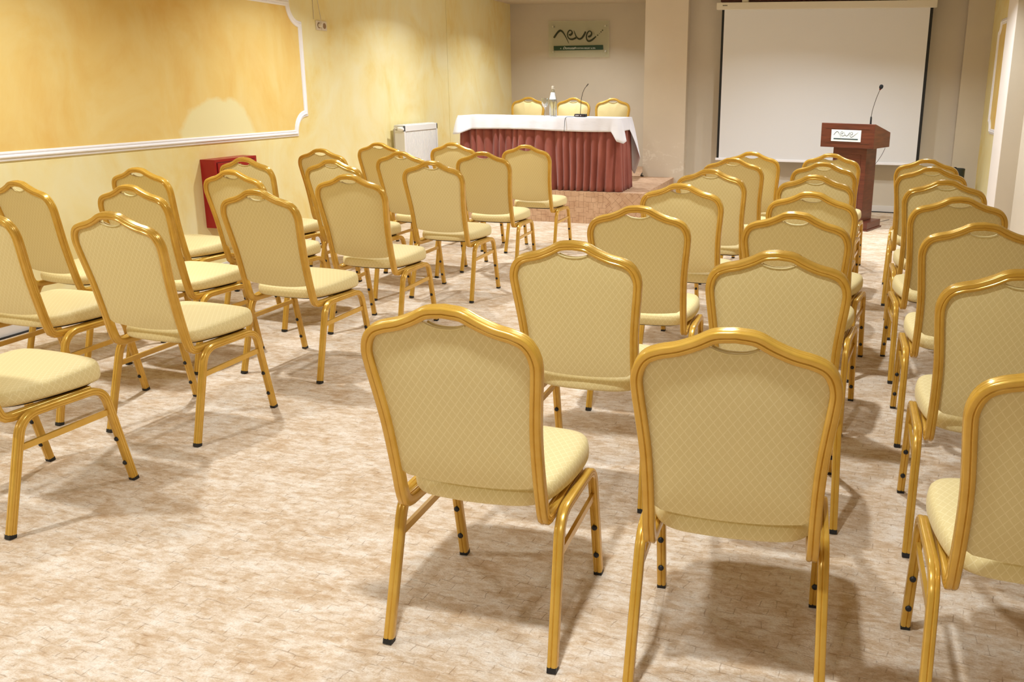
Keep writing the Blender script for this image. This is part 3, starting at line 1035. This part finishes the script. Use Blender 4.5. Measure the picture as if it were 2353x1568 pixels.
put_text('MOUNTAIN RESORT & SPA', 38 * SC * 1.4, 1055, 1058, 0, sg, conv_sign, M_INKWHITE, 'small_lettering', space=0.98)
tag(sg, 'glass wall sign with dark neve lettering and green bar', 'sign')

# ------------------------------------------------------------------ projection screen
ps = empty('projection_screen', (-0.21, 10.55, 0))
cxs = 0.21
def S(m):
    m.v = [(x + cxs, y - 10.55, z) for x, y, z in m.v]
    return m
S(MB().box(-1.402, 0.978, 10.495, 10.605, 2.262, 2.338, 0.006)).obj('screen_case', M_CASE, ps)
for x in (-1.083, 0.704):
    S(MB().box(x - .035, x + .035, 10.52, 10.60, 2.338, 2.42, 0.004)).obj('mounting_bracket', M_CASE, ps)
S(MB().box(-1.315, 0.915, 10.548, 10.552, 0.590, 2.262)).obj('screen_cloth', M_SCREEN, ps)
S(MB().box(-1.342, -1.315, 10.548, 10.552, 0.590, 2.262)).obj('black_border', M_BLACK, ps)
S(MB().box(0.915, 0.946, 10.548, 10.552, 0.590, 2.262)).obj('black_border', M_BLACK, ps)
S(MB().box(-1.354, 0.972, 10.538, 10.562, 0.565, 0.592, 0.004)).obj('bottom_bar', M_TRIM, ps)
for k in range(6):
    S(MB().box(-1.331 + k * .0092, -1.3245 + k * .0092, 10.4938, 10.4951, 2.300, 2.310)).obj('maker_mark', M_STEEL, ps)
tag(ps, 'large white pull-down projection screen with black side borders', 'screen')
pm = empty('wood_pelmet', (-0.21, 10.63, 2.345))
S_ = MB().box(-1.16, 1.16, -.02, .115, 0.010, 0.130, 0.004); S_.obj('pelmet_board', M_DARKWOOD, pm)
tag(pm, 'dark red-brown wooden board above the projection screen case', 'pelmet')

# ------------------------------------------------------------------ lectern
TH = math.radians(-22)
# local frame: origin under the column's front right edge, x right, y away from the audience
lc = empty('lectern', (0.318, 9.2515, 0), TH)
MB().box(-0.395, 0.105, -0.060, 0.350, 0.0, 0.018, 0.003).box(-0.385, 0.093, -0.048, 0.338, 0.018, 0.085, 0.004).obj('plinth', M_MAHOG, lc)
MB().box(-0.340, 0.010, 0.000, 0.290, 0.085, 0.825, 0.004).obj('column', M_MAHOG, lc)
fr_ = MB()
for z in (0.75, 0.16): fr_.box(-0.285, -0.045, -0.004, 0.001, z, z + .006)
for x in (-0.285, -0.051): fr_.box(x, x + .006, -0.004, 0.001, .16, .756)
fr_.obj('column_beading', M_MAHOG, lc)
hd = MB().prism([(-0.055, .824), (0.415, .824), (0.415, .972), (-0.030, 1.064), (-0.055, 1.064)], 0, -0.462, 0.094).obj('reading_head', M_MAHOG, lc)
bv = hd.modifiers.new('soft_edges', 'BEVEL'); bv.width = 0.004; bv.segments = 2
for z in (1.012, 0.868):
    MB().box(-0.410, 0.045, -0.0585, -0.0545, z, z + .006, 0.001).obj('head_beading', M_MAHOG, hd)
pl = MB().box(-0.349, -0.040, -0.0605, -0.0551, 0.886, 1.001, 0.0006).obj('name_plate', M_PLATE, hd)
pl['label'] = 'white name plate with grey neve lettering'
tag(lc, 'mahogany wooden lectern with white name plate and column base', 'lectern')
SP_ = 0.26 / 1500.0
def conv_plate(x, y, d):
    return ((x - 1170) * SP_ - 0.1945, -.0606 - d, 0.958 + (690 - y) * SP_)
for k, s in enumerate(STROKES):
    s = [(x, y, w * 0.62) for x, y, w in s]
    if k == 3: s = s[:-1] + [(1702, 712, 20), (1800, 640, 14), (1900, 560, 8)]
    v, f = ribbon(s, 0.0006)
    build('letter', [conv_plate(*p) for p in v], f, M_GREYINK, hd)
MB().box(-0.322, -0.068, -0.0614, -0.0606, 0.905, 0.917).obj('name_bar', M_TEAL, hd)
MB().box(-0.255, -0.125, -0.0617, -0.0614, 0.909, 0.913).obj('small_print', M_GREYINK, hd)
# lectern microphone
def lw(x, y, z):
    return (0.318 + x * math.cos(TH) - y * math.sin(TH), 9.2515 + x * math.sin(TH) + y * math.cos(TH), z)
lm = empty('lectern_microphone', lw(-0.045, 0.20, 1.0185), TH)
MB().lathe([(0.0, 0.001), (0.018, 0.003), (0.018, 0.010), (0.010, 0.014), (0.0085, 0.10), (0.006, 0.112), (0.0, 0.112)], segs=16).obj('microphone_socket', M_BLACK, lm, 40)
g = catmull([(0, 0, .108), (0.004, 0, .15), (0.013, 0, .20), (0.038, 0, .295), (0.066, 0, .375)], 6)
MB().tube(g, 0.0030, 8, (0, 1, 0)).obj('gooseneck', M_STEEL, lm, 60)
d = (g[-1] - g[-2]).normalized()
rot = d.to_track_quat('Z', 'Y').to_matrix().to_4x4()
MB().lathe([(0.0, -0.004), (0.008, 0.0), (0.010, 0.008), (0.008, 0.014), (0.0, 0.014)], segs=14, M=Matrix.Translation(g[-1]) @ rot).obj('collar_ring', M_RED_LIGHT, lm, 60)
MB().lathe([(0.0, 0.008), (0.013, 0.012), (0.019, 0.024), (0.020, 0.036), (0.015, 0.050), (0.0, 0.056)], segs=16, M=Matrix.Translation(g[-1]) @ rot).obj('foam_windscreen', M_FOAM, lm, 180)
tag(lm, 'slim gooseneck microphone with black foam tip on the lectern', 'microphone')
lcab = MB().tube(catmull([lw(0.075, 0.345, .817), lw(0.068, 0.340, .79), lw(0.045, 0.325, .73), lw(0.005, 0.315, .66), lw(-0.07, 0.308, .55), lw(-0.09, 0.308, .40), lw(-0.09, 0.36, .15), lw(-0.08, 0.42, .006), lw(0.0, 0.9, .006)], 6), 0.0022, 6).obj('lectern_cable', M_BLACK, None, 60)
tag(lcab, 'thin black cable hanging behind the lectern to the floor', 'cable')
fc = MB().tube(catmull([(0.35, 10.66, .006), (0.52, 10.705, .006), (0.72, 10.69, .006), (0.95, 10.715, .006), (1.2, 10.60, .006)], 6), 0.006, 6).obj('floor_cable', M_BLACK, None, 60)
tag(fc, 'black cable lying along the foot of the back wall', 'cable')
wc = MB().tube(catmull([(XL + .03, 2.9, .006), (XL + .026, 3.6, .006), (XL + .03, 4.3, .006), (XL + .025, 5.4, .006), (XL + .03, 6.9, .006)], 6), 0.006, 6).obj('wall_cable', M_BLACK, None, 60)
tag(wc, 'black cable lying along the foot of the yellow wall', 'cable')
ac = MB().tube(catmull([(-2.44, 11.6, PH + .006), (-2.36, 11.2, PH + .006), (-2.31, 10.85, PH + .006), (-2.27, 10.62, PH + .006), (-2.235, 10.575, PH + .006)], 5), 0.009, 6).obj('stage_cable', M_BLACK, None, 60)
tag(ac, 'short black cable at the pillar foot on the stage', 'cable')

# ------------------------------------------------------------------ black bin in the far right corner
bn = empty('waste_bin', (1.335, 10.38, 0))
bn.location = (1.355, 10.36, 0)
MB().lathe([(0.0, 0.0), (0.055, 0.0), (0.058, 0.01), (0.066, 0.55), (0.068, 0.562), (0.060, 0.566), (0.054, 0.556), (0.0, 0.552)], segs=28).obj('bin_body', M_BIN, bn, 40)
MB().lathe([(0.0, 0.0), (0.018, 0.0), (0.018, 0.012), (0.012, 0.016), (0.0, 0.016)], -0.040, 0, 0.562, 16).obj('knob', M_BLACK, bn, 40)
tag(bn, 'slim black cylinder bin in the corner right of the screen', 'bin')

# ------------------------------------------------------------------ radiator on the left wall
rd = empty('radiator', (XL + .002, 8.76, 0.35))
RX = 0.157
def Rm(m):
    m.v = [(x - XL, y - 8.76, z - 0.35) for x, y, z in m.v]
    return m
x1 = XL + RX
Rm(MB().box(XL + .035, x1 - .012, 8.365, 9.145, .40, .985, .004)).obj('radiator_body', M_ENAMEL, rd)
v, f = [], []
N = 24
ys = []
for k in range(N):
    a = 8.385 + 0.74 * k / N
    w = 0.74 / N
    ys += [(a, 0.0), (a + w * .12, .006), (a + w * .72, .006), (a + w * .84, 0.0)]
ys.append((9.125, 0.0))
for y, d in ys:
    v += [(x1 - .012 + d, y, .42), (x1 - .012 + d, y, .925)]
f = [(2 * i, 2 * i + 2, 2 * i + 3, 2 * i + 1) for i in range(len(ys) - 1)]
m = MB().add(v, f)
Rm(m).obj('ribbed_front', M_ENAMEL, rd)
Rm(MB().box(x1 - .014, x1, 8.358, 9.152, .930, .990, .003).box(x1 - .014, x1, 8.358, 9.152, .395, .420, .003).box(x1 - .014, x1, 8.358, 8.384, .395, .99, .003).box(x1 - .014, x1, 9.126, 9.152, .395, .99, .003)).obj('front_rim', M_ENAMEL, rd)
g_ = MB().box(XL + .04, x1 - .008, 8.36, 9.15, .986, .994, .002)
for k in range(22):
    y = 8.39 + .034 * k
    g_.box(XL + .06, x1 - .03, y, y + .022, .994, .999)
Rm(g_).obj('top_grille', M_ENAMEL, rd)
Rm(MB().tube(catmull([(XL + .07, 8.30, .38), (XL + .07, 8.30, .70), (XL + .07, 8.30, .93), (XL + .072, 8.305, .952), (XL + .085, 8.325, .957), (XL + .085, 8.37, .957)], 5), .0095, 10)).obj('riser_pipe', M_PIPEGREY, rd, 60)
Rm(MB().lathe([(0.0, 0), (.017, 0), (.021, .008), (.021, .04), (.018, .052), (.013, .06), (0, .06)], segs=20, M=Matrix.Translation((XL + .10, 8.335, .957)) @ Matrix.Rotation(PI / 2, 4, 'Y'))).obj('thermostat_knob', M_ENAMEL, rd, 50)
Rm(MB().lathe([(0.0, 0), (.015, 0), (.015, .022), (0, .022)], segs=16, M=Matrix.Translation((XL + .078, 8.335, .957)) @ Matrix.Rotation(PI / 2, 4, 'Y'))).obj('valve', M_CHROME, rd, 50)
for y in (8.46, 9.05):
    Rm(MB().box(XL, XL + .036, y - .02, y + .02, .5, .9, .002)).obj('wall_bracket', M_ENAMEL, rd)
tag(rd, 'white ribbed panel radiator on the yellow wall beside the stage', 'radiator')

# ------------------------------------------------------------------ red fire hose cabinet
fx = empty('fire_hose_cabinet', (XL, 5.72, 0.36))
def Fm(m):
    m.v = [(x - XL, y - 5.72, z - 0.36) for x, y, z in m.v]
    return m
Fm(MB().box(XL, XL + .122, 5.480, 5.965, .360, .858, .003)).obj('cabinet_body', M_RED, fx)
Fm(MB().box(XL + .1215, XL + .1228, 5.500, 5.946, .382, .838)).obj('door_gap', M_REDDARK, fx)
dr = Fm(MB().box(XL + .1225, XL + .131, 5.505, 5.941, .387, .833, .002)).obj('door', M_RED, fx)
Fm(MB().lathe([(0, 0), (.012, 0), (.012, .008), (.008, .014), (0, .014)], segs=14, M=Matrix.Translation((XL + .131, 5.915, .60)) @ Matrix.Rotation(PI / 2, 4, 'Y'))).obj('latch', M_CHROME, dr, 40)
tag(fx, 'red metal fire hose cabinet on the yellow wall behind the chairs', 'cabinet')

# ------------------------------------------------------------------ sockets high on the left wall, with a plug
M_SOCK = mat('cream_socket', srgb(226, 214, 196), 0.4)
M_SOCKD = mat('socket_recess', srgb(150, 120, 88), 0.6)
for k, (y, lab) in enumerate(((7.150, 'cream wall socket with a plug in it, high on yellow wall'), (7.236, 'empty cream wall socket beside the plugged one, on yellow wall'))):
    so = empty('wall_socket', (XL, y, 1.892))
    MB().box(0, .010, -.040, .040, -.040, .040, .003).obj('face_plate', M_SOCK, so)
    MB().lathe([(.0, .0101), (.020, .0101), (.0215, .0118), (.024, .0118), (.024, .0100), (0, .0100)], segs=20, M=Matrix.Rotation(PI / 2, 4, 'Y')).obj('socket_well', M_SOCKD, so, 40)
    tag(so, lab, 'socket', 'sockets on the yellow wall')
pg = empty('power_plug', (XL + .0119, 7.150, 1.892))
MB().lathe([(0, 0), (.017, 0), (.018, .020), (.013, .030), (0, .032)], segs=18, M=Matrix.Rotation(PI / 2, 4, 'Y')).obj('plug_body', M_SOCK, pg, 40)
MB().tube(catmull([(.018, 0, .012), (.020, .002, .05), (.012, -.010, .16), (.004, -.025, .30), (.002, -.028, .45), (.002, -.028, .587)], 6), .0035, 6).obj('cord', M_SOCK, pg, 60)
MB().tube([(-.0085, -.062, .048), (-.0085, -.062, .30), (-.0085, -.062, .587)], .0028, 6).obj('surface_wire', M_SOCK, pg, 60)
tag(pg, 'cream plug with a cord rising to the ceiling from socket', 'plug')
